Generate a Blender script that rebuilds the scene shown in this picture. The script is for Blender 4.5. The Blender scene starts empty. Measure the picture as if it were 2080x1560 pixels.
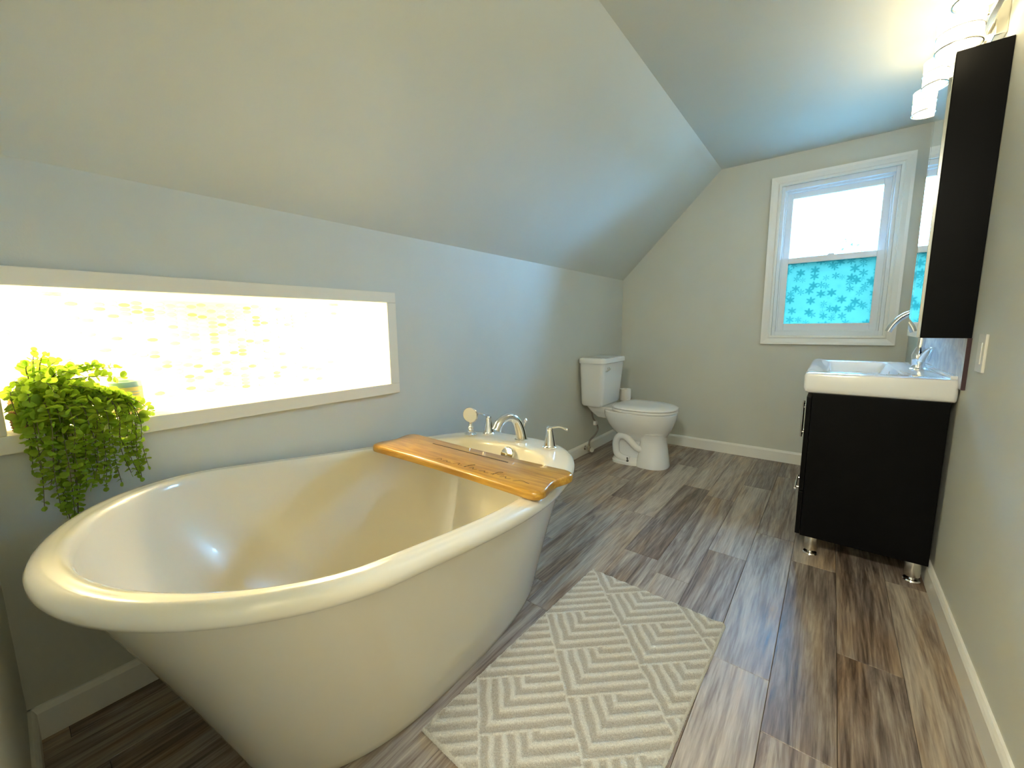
import bpy, bmesh, math, random
from mathutils import Vector, Matrix
random.seed(7)
SC = bpy.context.scene
COL = SC.collection

# ------------------------------------------------------------------ camera, sky, exposure
R0 = Vector((0.7856, 0.6186, -0.0119)); FW = Vector((-0.6133, 0.7775, -0.1396))
R0.normalize(); FW = (FW - R0 * FW.dot(R0)).normalized(); U0 = R0.cross(FW)
cam = bpy.data.cameras.new('camera'); cam.sensor_width = 36.0; cam.lens = 14.20; cam.clip_start = 0.01
cam_ob = bpy.data.objects.new('camera', cam); COL.objects.link(cam_ob)
M = Matrix((R0, U0, -FW)).transposed().to_4x4(); M.translation = Vector((0, 0, 1.0)); cam_ob.matrix_world = M
SC.camera = cam_ob

world = bpy.data.worlds.new('sky'); SC.world = world; world.use_nodes = True
bg = world.node_tree.nodes['Background']
bg.inputs['Color'].default_value = (0.22, 0.55, 1.0, 1.0)
bg.inputs['Strength'].default_value = 23.0

SC.view_settings.view_transform = 'Standard'; SC.view_settings.look = 'None'
SC.view_settings.gamma = 1.0; SC.view_settings.use_curve_mapping = False
SC.view_settings.exposure = 1.85

NICHE_POWER = 180.0
SHADE_POWER = 2.9
REAR_FILL_POWER = 46.0

# ------------------------------------------------------------------ helpers
def wl(o):
    v = Vector((0, 0, 0))
    while o is not None:
        v += o.location; o = o.parent
    return v

def obj(name, bm, mat, parent=None, smooth=False, label=None):
    """bm is in world coordinates; linked as one mesh object under parent."""
    if parent is not None:
        bmesh.ops.translate(bm, verts=bm.verts, vec=-wl(parent))
    bmesh.ops.recalc_face_normals(bm, faces=bm.faces)
    me = bpy.data.meshes.new(name); bm.to_mesh(me); bm.free()
    if mat is not None: me.materials.append(mat)
    if smooth:
        for p in me.polygons: p.use_smooth = True
        try: me.set_sharp_from_angle(angle=math.radians(38))
        except Exception: pass
    o = bpy.data.objects.new(name, me); COL.objects.link(o)
    if parent is not None: o.parent = parent
    if label: o['label'] = label
    return o

def tag(o, label, cat, group=None):
    o['label'] = label; o['category'] = cat
    if group: o['group'] = group
    return o

def thing(name, label, cat, loc, group=None):
    o = bpy.data.objects.new(name, None); COL.objects.link(o); o.location = loc
    o.empty_display_size = 0.05
    return tag(o, label, cat, group)

def struct(o):
    o['kind'] = 'structure'; return o

def add_box(bm, x0, x1, y0, y1, z0, z1, bevel=0.0, seg=2):
    vs = [bm.verts.new(c) for c in ((x0,y0,z0),(x1,y0,z0),(x1,y1,z0),(x0,y1,z0),(x0,y0,z1),(x1,y0,z1),(x1,y1,z1),(x0,y1,z1))]
    fs = [bm.faces.new([vs[i] for i in q]) for q in ((0,3,2,1),(4,5,6,7),(0,1,5,4),(1,2,6,5),(2,3,7,6),(3,0,4,7))]
    if bevel > 0:
        es = list({e for f in fs for e in f.edges})
        bmesh.ops.bevel(bm, geom=es, offset=bevel, segments=seg, affect='EDGES', profile=0.6)

def box(*a, **k):
    bm = bmesh.new(); add_box(bm, *a, **k); return bm

def ring(bm, pts): return [bm.verts.new(p) for p in pts]

def bridge(bm, a, b):
    n = len(a)
    for i in range(n): bm.faces.new((a[i], a[(i+1) % n], b[(i+1) % n], b[i]))

def add_loft(bm, rings, cap0=True, cap1=True):
    rs = [ring(bm, r) for r in rings]
    for a, b in zip(rs, rs[1:]): bridge(bm, a, b)
    if cap0: bm.faces.new(list(reversed(rs[0])))
    if cap1: bm.faces.new(rs[-1])

def loft(rings, cap0=True, cap1=True):
    bm = bmesh.new(); add_loft(bm, rings, cap0, cap1); return bm

def frame_axes(d):
    d = Vector(d).normalized(); u = Vector((0, 0, 1)) if abs(d.z) < 0.9 else Vector((1, 0, 0))
    s = d.cross(u).normalized(); return d, s, s.cross(d).normalized()

def add_lathe(bm, base, axis, prof, n=24, cap=True):
    """prof: list of (radius, height along axis)."""
    d, s, u = frame_axes(axis); b = Vector(base)
    rings = [[b + d*h + (s*math.cos(2*math.pi*i/n) + u*math.sin(2*math.pi*i/n))*max(r, 1e-4) for i in range(n)] for r, h in prof]
    add_loft(bm, rings, cap, cap)

def lathe(base, axis, prof, n=24, cap=True):
    bm = bmesh.new(); add_lathe(bm, base, axis, prof, n, cap); return bm

def smooth_path(pts, sub=6):
    P = [Vector(p) for p in pts]; out = []
    for i in range(len(P)-1):
        p0 = P[max(i-1, 0)]; p1 = P[i]; p2 = P[i+1]; p3 = P[min(i+2, len(P)-1)]
        for k in range(sub):
            t = k/sub
            out.append(0.5*((2*p1)+(-p0+p2)*t+(2*p0-5*p1+4*p2-p3)*t*t+(-p0+3*p1-3*p2+p3)*t**3))
    out.append(P[-1]); return out

def add_tube(bm, pts, rad, n=10, sub=6, flat=1.0, cap=True):
    P = smooth_path(pts, sub) if sub else [Vector(p) for p in pts]
    m = len(P); rr = rad if callable(rad) else (lambda t: rad)
    rings = []; side = None
    for i, p in enumerate(P):
        d = (P[min(i+1, m-1)] - P[max(i-1, 0)]).normalized()
        if side is None: _, side, up = frame_axes(d)
        side = (side - d*side.dot(d)).normalized(); up = side.cross(d)
        r = rr(i/(m-1))
        rings.append([p + side*math.cos(2*math.pi*k/n)*r + up*math.sin(2*math.pi*k/n)*r*flat for k in range(n)])
    add_loft(bm, rings, cap, cap)

def tube(pts, rad, **k):
    bm = bmesh.new(); add_tube(bm, pts, rad, **k); return bm

def rrect(x0, x1, y0, y1, z, r, n=5):
    pts = []
    for cx, cy, a0 in ((x1-r, y1-r, 0), (x0+r, y1-r, 90), (x0+r, y0+r, 180), (x1-r, y0+r, 270)):
        for k in range(n+1):
            a = math.radians(a0 + 90*k/n); pts.append((cx+r*math.cos(a), cy+r*math.sin(a), z))
    return pts

def superell(xc, a, yn, yf, ym, nn, nf, N=96):
    out = []
    for i in range(N):
        t = 2*math.pi*i/N; c, s = math.cos(t), math.sin(t); n = nn if s < 0 else nf
        x = xc + a*math.copysign(abs(c)**(2/n), c)
        y = ym - (ym-yn)*abs(s)**(2/n) if s < 0 else ym + (yf-ym)*abs(s)**(2/n)
        out.append((x, y))
    return out

# ------------------------------------------------------------------ materials
def new_mat(name):
    m = bpy.data.materials.new(name); m.use_nodes = True
    nt = m.node_tree; return m, nt, nt.nodes['Principled BSDF']

def pmat(name, col, rough=0.5, metal=0.0, coat=0.0, spec=0.5, bump=0.0, bscale=200.0, vary=0.0, vscale=6.0, trans=0.0, ior=1.45):
    m, nt, b = new_mat(name)
    b.inputs['Base Color'].default_value = (*col, 1); b.inputs['Roughness'].default_value = rough
    b.inputs['Metallic'].default_value = metal; b.inputs['Coat Weight'].default_value = coat
    b.inputs['Coat Roughness'].default_value = 0.03
    b.inputs['Specular IOR Level'].default_value = spec; b.inputs['Transmission Weight'].default_value = trans
    b.inputs['IOR'].default_value = ior
    tc = nt.nodes.new('ShaderNodeTexCoord')
    if vary > 0:
        nz = nt.nodes.new('ShaderNodeTexNoise'); nz.inputs['Scale'].default_value = vscale; nz.inputs['Detail'].default_value = 4
        nt.links.new(tc.outputs['Object'], nz.inputs['Vector'])
        rp = nt.nodes.new('ShaderNodeValToRGB')
        rp.color_ramp.elements[0].position = 0.3; rp.color_ramp.elements[1].position = 0.7
        rp.color_ramp.elements[0].color = (*[c*(1-vary) for c in col], 1)
        rp.color_ramp.elements[1].color = (*[min(1, c*(1+vary*0.6)) for c in col], 1)
        nt.links.new(nz.outputs['Fac'], rp.inputs['Fac']); nt.links.new(rp.outputs['Color'], b.inputs['Base Color'])
    if bump > 0:
        n2 = nt.nodes.new('ShaderNodeTexNoise'); n2.inputs['Scale'].default_value = bscale; n2.inputs['Detail'].default_value = 3
        nt.links.new(tc.outputs['Object'], n2.inputs['Vector'])
        bp = nt.nodes.new('ShaderNodeBump'); bp.inputs['Strength'].default_value = bump; bp.inputs['Distance'].default_value = 0.002
        nt.links.new(n2.outputs['Fac'], bp.inputs['Height']); nt.links.new(bp.outputs['Normal'], b.inputs['Normal'])
    return m

M_WALL = pmat('grey_wall_paint', (0.645, 0.655, 0.585), 0.55, bump=0.12, bscale=260, vary=0.03, vscale=3)
M_CEIL = pmat('grey_ceiling_paint', (0.67, 0.68, 0.605), 0.6, bump=0.10, bscale=220, vary=0.03, vscale=2)
M_TRIM = pmat('white_trim_paint', (0.86, 0.855, 0.80), 0.35, bump=0.04, bscale=90)
M_NFRAME = pmat('cream_frame_paint', (0.84, 0.80, 0.67), 0.45, bump=0.04, bscale=90)
M_VINYL = pmat('white_vinyl', (0.80, 0.83, 0.84), 0.35, bump=0.02, bscale=60)
M_NICHE = pmat('white_niche_paint', (0.85, 0.84, 0.80), 0.5, bump=0.04, bscale=200)
M_TUB = pmat('white_acrylic', (0.78, 0.735, 0.60), 0.24, coat=0.7, vary=0.01, vscale=2)
M_CERAMIC = pmat('white_ceramic', (0.86, 0.88, 0.88), 0.12, coat=0.7, vary=0.01, vscale=3)
M_SEAT = pmat('white_seat_plastic', (0.88, 0.89, 0.88), 0.22, coat=0.3, vary=0.01, vscale=3)
M_CHROME = pmat('chrome', (0.86, 0.86, 0.86), 0.08, metal=1.0, bump=0.01, bscale=40)
M_BRUSH = pmat('brushed_nickel', (0.70, 0.68, 0.62), 0.25, metal=1.0, bump=0.05, bscale=400)
M_BLACK = pmat('black_lacquer', (0.0025, 0.0028, 0.0035), 0.34, spec=0.12, bump=0.01, bscale=30)
M_BLACKP = pmat('black_plastic', (0.02, 0.02, 0.02), 0.5, bump=0.02, bscale=80)
M_MIRROR = pmat('mirror_glass', (0.90, 0.93, 0.93), 0.015, metal=1.0, vary=0.005, vscale=1)
M_PLASTIC = pmat('ivory_plastic', (0.78, 0.77, 0.70), 0.35, bump=0.01, bscale=50)
M_PAPER = pmat('white_paper', (0.85, 0.83, 0.78), 0.9, bump=0.2, bscale=300)
M_HOSE = pmat('braided_hose', (0.30, 0.28, 0.25), 0.4, metal=0.6, bump=0.5, bscale=900)
M_WAX = pmat('amber_wax', (0.75, 0.50, 0.18), 0.5, bump=0.05, bscale=40)
M_LABEL = pmat('yellow_label', (0.80, 0.62, 0.20), 0.6, bump=0.02, bscale=100)
M_JAR = pmat('teal_jar', (0.36, 0.55, 0.50), 0.15, coat=0.5, vary=0.05, vscale=30)
M_INK = pmat('dark_engraving', (0.05, 0.03, 0.015), 0.7, bump=0.05, bscale=200)
M_STEM = pmat('brown_green_stem', (0.12, 0.11, 0.05), 0.6, bump=0.1, bscale=300)
M_GROUT = pmat('white_grout', (0.80, 0.79, 0.75), 0.8, bump=0.2, bscale=500)

def emit_mat(name, col, strength, mixcol=None):
    m, nt, b = new_mat(name)
    b.inputs['Base Color'].default_value = (0.9, 0.88, 0.82, 1); b.inputs['Roughness'].default_value = 0.4
    b.inputs['Emission Color'].default_value = (*col, 1); b.inputs['Emission Strength'].default_value = strength
    return m
M_PUCK = emit_mat('niche_lamp_lens', (1.0, 0.81, 0.42), NICHE_POWER)
M_SHADE = emit_mat('lit_glass_shade', (1.0, 0.84, 0.54), SHADE_POWER)

def wood_board():
    m, nt, b = new_mat('honey_wood'); tc = nt.nodes.new('ShaderNodeTexCoord'); mp = nt.nodes.new('ShaderNodeMapping')
    mp.inputs['Scale'].default_value = (2.0, 26.0, 26.0)
    nt.links.new(tc.outputs['Object'], mp.inputs['Vector'])
    nz = nt.nodes.new('ShaderNodeTexNoise'); nz.inputs['Scale'].default_value = 3.0; nz.inputs['Detail'].default_value = 6; nz.inputs['Distortion'].default_value = 0.8
    nt.links.new(mp.outputs['Vector'], nz.inputs['Vector'])
    rp = nt.nodes.new('ShaderNodeValToRGB'); cr = rp.color_ramp
    cr.elements[0].position = 0.25; cr.elements[0].color = (0.30, 0.135, 0.014, 1)
    cr.elements[1].position = 0.75; cr.elements[1].color = (0.62, 0.36, 0.05, 1)
    e = cr.elements.new(0.5); e.color = (0.46, 0.24, 0.028, 1)
    nt.links.new(nz.outputs['Fac'], rp.inputs['Fac']); nt.links.new(rp.outputs['Color'], b.inputs['Base Color'])
    b.inputs['Roughness'].default_value = 0.28; b.inputs['Coat Weight'].default_value = 0.5
    return m
M_WOOD = wood_board()

def plank_mat():
    m, nt, b = new_mat('vinyl_plank'); N = nt.nodes.new; L = nt.links.new
    tc = N('ShaderNodeTexCoord'); oi = N('ShaderNodeObjectInfo')
    vm = N('ShaderNodeVectorMath'); vm.operation = 'SCALE'; vm.inputs['Scale'].default_value = 37.0
    cmb = N('ShaderNodeCombineXYZ'); L(oi.outputs['Random'], cmb.inputs[0]); L(oi.outputs['Random'], cmb.inputs[1]); L(oi.outputs['Random'], cmb.inputs[2])
    L(cmb.outputs[0], vm.inputs[0])
    add = N('ShaderNodeVectorMath'); add.operation = 'ADD'; L(tc.outputs['Object'], add.inputs[0]); L(vm.outputs[0], add.inputs[1])
    mp = N('ShaderNodeMapping'); mp.inputs['Scale'].default_value = (15.0, 1.2, 1.0); L(add.outputs[0], mp.inputs['Vector'])
    n1 = N('ShaderNodeTexNoise'); n1.inputs['Scale'].default_value = 1.0; n1.inputs['Detail'].default_value = 10; n1.inputs['Roughness'].default_value = 0.66; n1.inputs['Distortion'].default_value = 1.5
    L(mp.outputs[0], n1.inputs['Vector'])
    mp2 = N('ShaderNodeMapping'); mp2.inputs['Scale'].default_value = (150.0, 7.0, 1.0); L(add.outputs[0], mp2.inputs['Vector'])
    n2 = N('ShaderNodeTexNoise'); n2.inputs['Scale'].default_value = 1.0; n2.inputs['Detail'].default_value = 5; n2.inputs['Distortion'].default_value = 0.4
    L(mp2.outputs[0], n2.inputs['Vector'])
    mx = N('ShaderNodeMix'); mx.inputs['Factor'].default_value = 0.35; L(n1.outputs['Fac'], mx.inputs[2]); L(n2.outputs['Fac'], mx.inputs[3])
    # per-plank lightness
    mr = N('ShaderNodeMapRange'); mr.inputs['To Min'].default_value = -0.05; mr.inputs['To Max'].default_value = 0.09; L(oi.outputs['Random'], mr.inputs['Value'])
    ad = N('ShaderNodeMath'); ad.operation = 'ADD'; L(mx.outputs[0], ad.inputs[0]); L(mr.outputs[0], ad.inputs[1])
    rp = N('ShaderNodeValToRGB'); cr = rp.color_ramp
    cr.elements[0].position = 0.36; cr.elements[0].color = (0.085, 0.060, 0.050, 1)
    cr.elements[1].position = 0.72; cr.elements[1].color = (0.62, 0.55, 0.46, 1)
    e = cr.elements.new(0.47); e.color = (0.24, 0.19, 0.16, 1)
    e = cr.elements.new(0.58); e.color = (0.42, 0.36, 0.30, 1)
    L(ad.outputs[0], rp.inputs['Fac'])
    mp4 = N('ShaderNodeMapping'); mp4.inputs['Scale'].default_value = (7.0, 1.1, 1.0); L(add.outputs[0], mp4.inputs['Vector'])
    n4 = N('ShaderNodeTexNoise'); n4.inputs['Scale'].default_value = 1.0; n4.inputs['Detail'].default_value = 4; n4.inputs['Distortion'].default_value = 1.5; L(mp4.outputs[0], n4.inputs['Vector'])
    m4 = N('ShaderNodeMapRange'); m4.inputs['From Min'].default_value = 0.48; m4.inputs['From Max'].default_value = 0.72; m4.inputs['To Max'].default_value = 0.75; L(n4.outputs['Fac'], m4.inputs['Value'])
    tn = N('ShaderNodeMix'); tn.data_type = 'RGBA'; tn.blend_type = 'MULTIPLY'; L(m4.outputs[0], tn.inputs['Factor']); L(rp.outputs['Color'], tn.inputs[6]); tn.inputs[7].default_value = (0.95, 0.72, 0.45, 1)
    L(tn.outputs[2], b.inputs['Base Color'])
    rr = N('ShaderNodeMapRange'); rr.inputs['To Min'].default_value = 0.28; rr.inputs['To Max'].default_value = 0.48; L(n2.outputs['Fac'], rr.inputs['Value']); L(rr.outputs[0], b.inputs['Roughness'])
    bp = N('ShaderNodeBump'); bp.inputs['Strength'].default_value = 0.25; bp.inputs['Distance'].default_value = 0.001
    L(n2.outputs['Fac'], bp.inputs['Height']); L(bp.outputs[0], b.inputs['Normal'])
    return m
M_PLANK = plank_mat()
M_SUB = pmat('subfloor', (0.03, 0.022, 0.018), 0.8, bump=0.1, bscale=50)

def tile_mat():
    m, nt, b = new_mat('oval_tile'); N = nt.nodes.new; L = nt.links.new
    at = N('ShaderNodeAttribute'); at.attribute_type = 'GEOMETRY'; at.attribute_name = 'tint'
    oi = N('ShaderNodeObjectInfo')
    ad = N('ShaderNodeMath'); ad.operation = 'ADD'; L(at.outputs['Fac'], ad.inputs[0]); L(oi.outputs['Random'], ad.inputs[1])
    fr = N('ShaderNodeMath'); fr.operation = 'FRACT'; L(ad.outputs[0], fr.inputs[0])
    rp = N('ShaderNodeValToRGB'); cr = rp.color_ramp; cr.interpolation = 'CONSTANT'
    cr.elements[0].position = 0.0; cr.elements[0].color = (0.84, 0.82, 0.78, 1)
    cr.elements[1].position = 0.9; cr.elements[1].color = (0.58, 0.47, 0.22, 1)
    e = cr.elements.new(0.45); e.color = (0.80, 0.77, 0.70, 1)
    e = cr.elements.new(0.65); e.color = (0.74, 0.68, 0.56, 1)
    e = cr.elements.new(0.8); e.color = (0.68, 0.59, 0.40, 1)
    L(fr.outputs[0], rp.inputs['Fac']); L(rp.outputs['Color'], b.inputs['Base Color'])
    b.inputs['Roughness'].default_value = 0.2
    return m
M_TILE = tile_mat()

def marble_mat():
    m, nt, b = new_mat('mottled_stone'); N = nt.nodes.new; L = nt.links.new
    tc = N('ShaderNodeTexCoord'); nz = N('ShaderNodeTexNoise'); nz.inputs['Scale'].default_value = 14; nz.inputs['Detail'].default_value = 6; nz.inputs['Distortion'].default_value = 1.5
    L(tc.outputs['Object'], nz.inputs['Vector']); rp = N('ShaderNodeValToRGB'); cr = rp.color_ramp
    cr.elements[0].position = 0.3; cr.elements[0].color = (0.42, 0.45, 0.52, 1); cr.elements[1].position = 0.65; cr.elements[1].color = (0.72, 0.74, 0.74, 1)
    e = cr.elements.new(0.48); e.color = (0.60, 0.58, 0.58, 1)
    L(nz.outputs['Fac'], rp.inputs['Fac']); L(rp.outputs['Color'], b.inputs['Base Color']); b.inputs['Roughness'].default_value = 0.3
    return m
M_MARBLE = marble_mat()

def leaf_mat(name, c1, c2, tr):
    m, nt, b = new_mat(name); N = nt.nodes.new; L = nt.links.new
    oi = N('ShaderNodeObjectInfo'); tc = N('ShaderNodeTexCoord')
    nz = N('ShaderNodeTexNoise'); nz.inputs['Scale'].default_value = 30; L(tc.outputs['Object'], nz.inputs['Vector'])
    ad = N('ShaderNodeMath'); ad.operation = 'ADD'; L(nz.outputs['Fac'], ad.inputs[0]); L(oi.outputs['Random'], ad.inputs[1])
    mu = N('ShaderNodeMath'); mu.operation = 'MULTIPLY'; mu.inputs[1].default_value = 0.6; L(ad.outputs[0], mu.inputs[0])
    rp = N('ShaderNodeValToRGB'); cr = rp.color_ramp
    cr.elements[0].position = 0.2; cr.elements[0].color = (*c1, 1); cr.elements[1].position = 0.85; cr.elements[1].color = (*c2, 1)
    L(mu.outputs[0], rp.inputs['Fac']); L(rp.outputs['Color'], b.inputs['Base Color']); b.inputs['Roughness'].default_value = 0.45
    t = N('ShaderNodeBsdfTranslucent'); L(rp.outputs['Color'], t.inputs['Color'])
    mix = N('ShaderNodeMixShader'); mix.inputs[0].default_value = tr
    out = nt.nodes['Material Output']; L(b.outputs[0], mix.inputs[1]); L(t.outputs[0], mix.inputs[2]); L(mix.outputs[0], out.inputs['Surface'])
    return m
M_LEAF = leaf_mat('green_leaf', (0.24, 0.40, 0.03), (0.55, 0.68, 0.06), 0.62)
M_TREE = leaf_mat('tree_leaf', (0.40, 0.44, 0.42), (0.60, 0.64, 0.60), 0.4)

def clear_glass():
    m, nt, b = new_mat('clear_glass'); N = nt.nodes.new; L = nt.links.new
    t = N('ShaderNodeBsdfTransparent'); t.inputs['Color'].default_value = (0.95, 0.98, 0.98, 1)
    g = N('ShaderNodeBsdfGlossy'); g.inputs['Roughness'].default_value = 0.02
    fr = N('ShaderNodeFresnel'); fr.inputs['IOR'].default_value = 1.3
    mix = N('ShaderNodeMixShader'); L(fr.outputs[0], mix.inputs[0]); L(t.outputs[0], mix.inputs[1]); L(g.outputs[0], mix.inputs[2])
    L(mix.outputs[0], nt.nodes['Material Output'].inputs['Surface']); return m
M_GLASS = clear_glass()

def frosted():
    """window film: floral print, part of the light passes straight, part is scattered"""
    m, nt, b = new_mat('floral_frosted_film'); N = nt.nodes.new; L = nt.links.new
    tc = N('ShaderNodeTexCoord'); mp = N('ShaderNodeMapping'); L(tc.outputs['Object'], mp.inputs['Vector'])
    vo = N('ShaderNodeTexVoronoi'); vo.inputs['Scale'].default_value = 19; vo.inputs['Randomness'].default_value = 0.85
    L(mp.outputs[0], vo.inputs['Vector'])
    # petals: angle around each cell centre
    sub = N('ShaderNodeVectorMath'); sub.operation = 'SUBTRACT'; L(mp.outputs[0], sub.inputs[0]); L(vo.outputs['Position'], sub.inputs[1])
    sp = N('ShaderNodeSeparateXYZ'); L(sub.outputs[0], sp.inputs[0])
    an = N('ShaderNodeMath'); an.operation = 'ARCTAN2'; L(sp.outputs[2], an.inputs[0]); L(sp.outputs[0], an.inputs[1])
    mu = N('ShaderNodeMath'); mu.operation = 'MULTIPLY'; mu.inputs[1].default_value = 6; L(an.outputs[0], mu.inputs[0])
    co = N('ShaderNodeMath'); co.operation = 'COSINE'; L(mu.outputs[0], co.inputs[0])
    ma = N('ShaderNodeMath'); ma.operation = 'MULTIPLY_ADD'; ma.inputs[1].default_value = 0.14; L(co.outputs[0], ma.inputs[0]); L(vo.outputs['Distance'], ma.inputs[2])
    lt = N('ShaderNodeMapRange'); lt.inputs['From Min'].default_value = 0.36; lt.inputs['From Max'].default_value = 0.44; L(ma.outputs[0], lt.inputs['Value'])
    mixc = N('ShaderNodeMix'); mixc.data_type = 'RGBA'; L(lt.outputs[0], mixc.inputs['Factor'])
    mixc.inputs[6].default_value = (0.072, 0.165, 0.140, 1); mixc.inputs[7].default_value = (0.14, 0.225, 0.184, 1)
    t = N('ShaderNodeBsdfTransparent'); tl = N('ShaderNodeBsdfTranslucent')
    dk = N('ShaderNodeMix'); dk.data_type = 'RGBA'; dk.inputs['Factor'].default_value = 0.2; dk.inputs[7].default_value = (0, 0, 0, 1); L(mixc.outputs[2], dk.inputs[6])
    L(dk.outputs[2], t.inputs['Color']); L(mixc.outputs[2], tl.inputs['Color'])
    mix = N('ShaderNodeMixShader'); mix.inputs[0].default_value = 0.6; L(t.outputs[0], mix.inputs[1]); L(tl.outputs[0], mix.inputs[2])
    L(mix.outputs[0], nt.nodes['Material Output'].inputs['Surface']); return m
M_FROST = frosted()

def rug_mat():
    m, nt, b = new_mat('tufted_rug'); N = nt.nodes.new; L = nt.links.new
    at = N('ShaderNodeAttribute'); at.attribute_name = 'stripe'
    tc = N('ShaderNodeTexCoord'); nz = N('ShaderNodeTexNoise'); nz.inputs['Scale'].default_value = 350; nz.inputs['Detail'].default_value = 3
    L(tc.outputs['Object'], nz.inputs['Vector'])
    n3 = N('ShaderNodeTexNoise'); n3.inputs['Scale'].default_value = 40; n3.inputs['Detail'].default_value = 4; L(tc.outputs['Object'], n3.inputs['Vector'])
    r1 = N('ShaderNodeValToRGB'); r1.color_ramp.elements[0].position = 0.3; r1.color_ramp.elements[1].position = 0.7
    r1.color_ramp.elements[0].color = (0.37, 0.34, 0.285, 1); r1.color_ramp.elements[1].color = (0.54, 0.51, 0.44, 1)
    L(nz.outputs['Fac'], r1.inputs['Fac'])
    r2 = N('ShaderNodeValToRGB'); r2.color_ramp.elements[0].position = 0.3; r2.color_ramp.elements[1].position = 0.7
    r2.color_ramp.elements[0].color = (0.62, 0.61, 0.55, 1); r2.color_ramp.elements[1].color = (0.78, 0.77, 0.70, 1)
    L(nz.outputs['Fac'], r2.inputs['Fac'])
    mx = N('ShaderNodeMix'); mx.data_type = 'RGBA'; L(at.outputs['Fac'], mx.inputs['Factor']); L(r1.outputs[0], mx.inputs[6]); L(r2.outputs[0], mx.inputs[7])
    L(mx.outputs[2], b.inputs['Base Color']); b.inputs['Roughness'].default_value = 0.95; b.inputs['Specular IOR Level'].default_value = 0.1
    b.inputs['Sheen Weight'].default_value = 0.2
    bp = N('ShaderNodeBump'); bp.inputs['Strength'].default_value = 0.8; bp.inputs['Distance'].default_value = 0.004; L(nz.outputs['Fac'], bp.inputs['Height']); L(bp.outputs[0], b.inputs['Normal'])
    return m
M_RUG = rug_mat()

def basket_mat():
    m, nt, b = new_mat('woven_straw'); N = nt.nodes.new; L = nt.links.new
    tc = N('ShaderNodeTexCoord'); wv = N('ShaderNodeTexWave'); wv.inputs['Scale'].default_value = 60; wv.inputs['Distortion'].default_value = 2
    L(tc.outputs['Object'], wv.inputs['Vector']); rp = N('ShaderNodeValToRGB')
    rp.color_ramp.elements[0].color = (0.30, 0.17, 0.05, 1); rp.color_ramp.elements[1].color = (0.60, 0.42, 0.18, 1)
    L(wv.outputs['Fac'], rp.inputs['Fac']); L(rp.outputs[0], b.inputs['Base Color']); b.inputs['Roughness'].default_value = 0.7
    return m
M_BASKET = basket_mat()

# ------------------------------------------------------------------ room shell
XL, XR, YF, YN = -1.475, 0.365, 3.453, -0.06
ZK, XC, ZC = 1.391, -0.734, 2.131
HALL = -1.5
# niche opening in the knee wall
NY0, NY1, NZ0, NZ1, NXB = -0.010, 1.015, 0.768, 1.106, -1.85
T = 0.12
bm = bmesh.new()
w = 0.03
add_box(bm, XL-T, XL, HALL, YF+T, -0.02, NZ0-w)
add_box(bm, XL-T, XL, HALL, YF+T, NZ1+w, ZK+0.10)
add_box(bm, XL-T, XL, HALL, NY0-w, NZ0-w, NZ1+w)
add_box(bm, XL-T, XL, NY1+w, YF+T, NZ0-w, NZ1+w)
struct(obj('wall_left', bm, M_WALL))
# niche lining
bm = bmesh.new()
add_box(bm, NXB-w, NXB, NY0-w, NY1+w, NZ0-w, NZ1+w)
add_box(bm, NXB, XL+0.001, NY0-w, NY1+w, NZ0-w, NZ0)
add_box(bm, NXB, XL+0.001, NY0-w, NY1+w, NZ1, NZ1+w)
add_box(bm, NXB, XL+0.001, NY0-w, NY0, NZ0, NZ1)
add_box(bm, NXB, XL+0.001, NY1, NY1+w, NZ0, NZ1)
niche = struct(obj('wall_niche', bm, M_NICHE))
# sloped ceiling
d = Vector((XC-XL, 0, ZC-ZK)).normalized(); nrm = Vector((-d.z, 0, d.x))
bm = bmesh.new()
a0 = Vector((XL, 0, ZK)); a1 = Vector((XC, 0, ZC)); a2 = a1 + nrm*T + d*0.05; a3 = a0 + nrm*T
add_loft(bm, [[(p.x, y, p.z) for p in (a0, a1, a2, a3)] for y in (HALL, YF+T)])
struct(obj('wall_slope', bm, M_CEIL))
struct(obj('ceiling', box(XC, XR+T, HALL, YF+T, ZC, ZC+T), M_CEIL))
struct(obj('wall_right', box(XR, XR+T, HALL, YF+T, -0.02, ZC+T), M_WALL))
# far wall with window opening
WX0, WX1, WZ0, WZ1 = -0.348, 0.247, 0.918, 1.930
bm = bmesh.new()
add_box(bm, XL-T, WX0, YF, YF+T, -0.02, ZC+T); add_box(bm, WX1, XR+T, YF, YF+T, -0.02, ZC+T)
add_box(bm, WX0, WX1, YF, YF+T, -0.02, WZ0); add_box(bm, WX0, WX1, YF, YF+T, WZ1, ZC+T)
struct(obj('wall_far', bm, M_WALL))
# near partition beside the tub; the room goes on behind the camera
DX0 = -0.42  # free end lengthened to shade the near tub from the added rear lamp
struct(obj('wall_near', box(XL, DX0, YN-0.10, YN, -0.02, ZC), M_WALL))
struct(obj('wall_back', box(XL-T, XR+T, HALL-T, HALL, -0.02, ZC+T), M_WALL))
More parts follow.
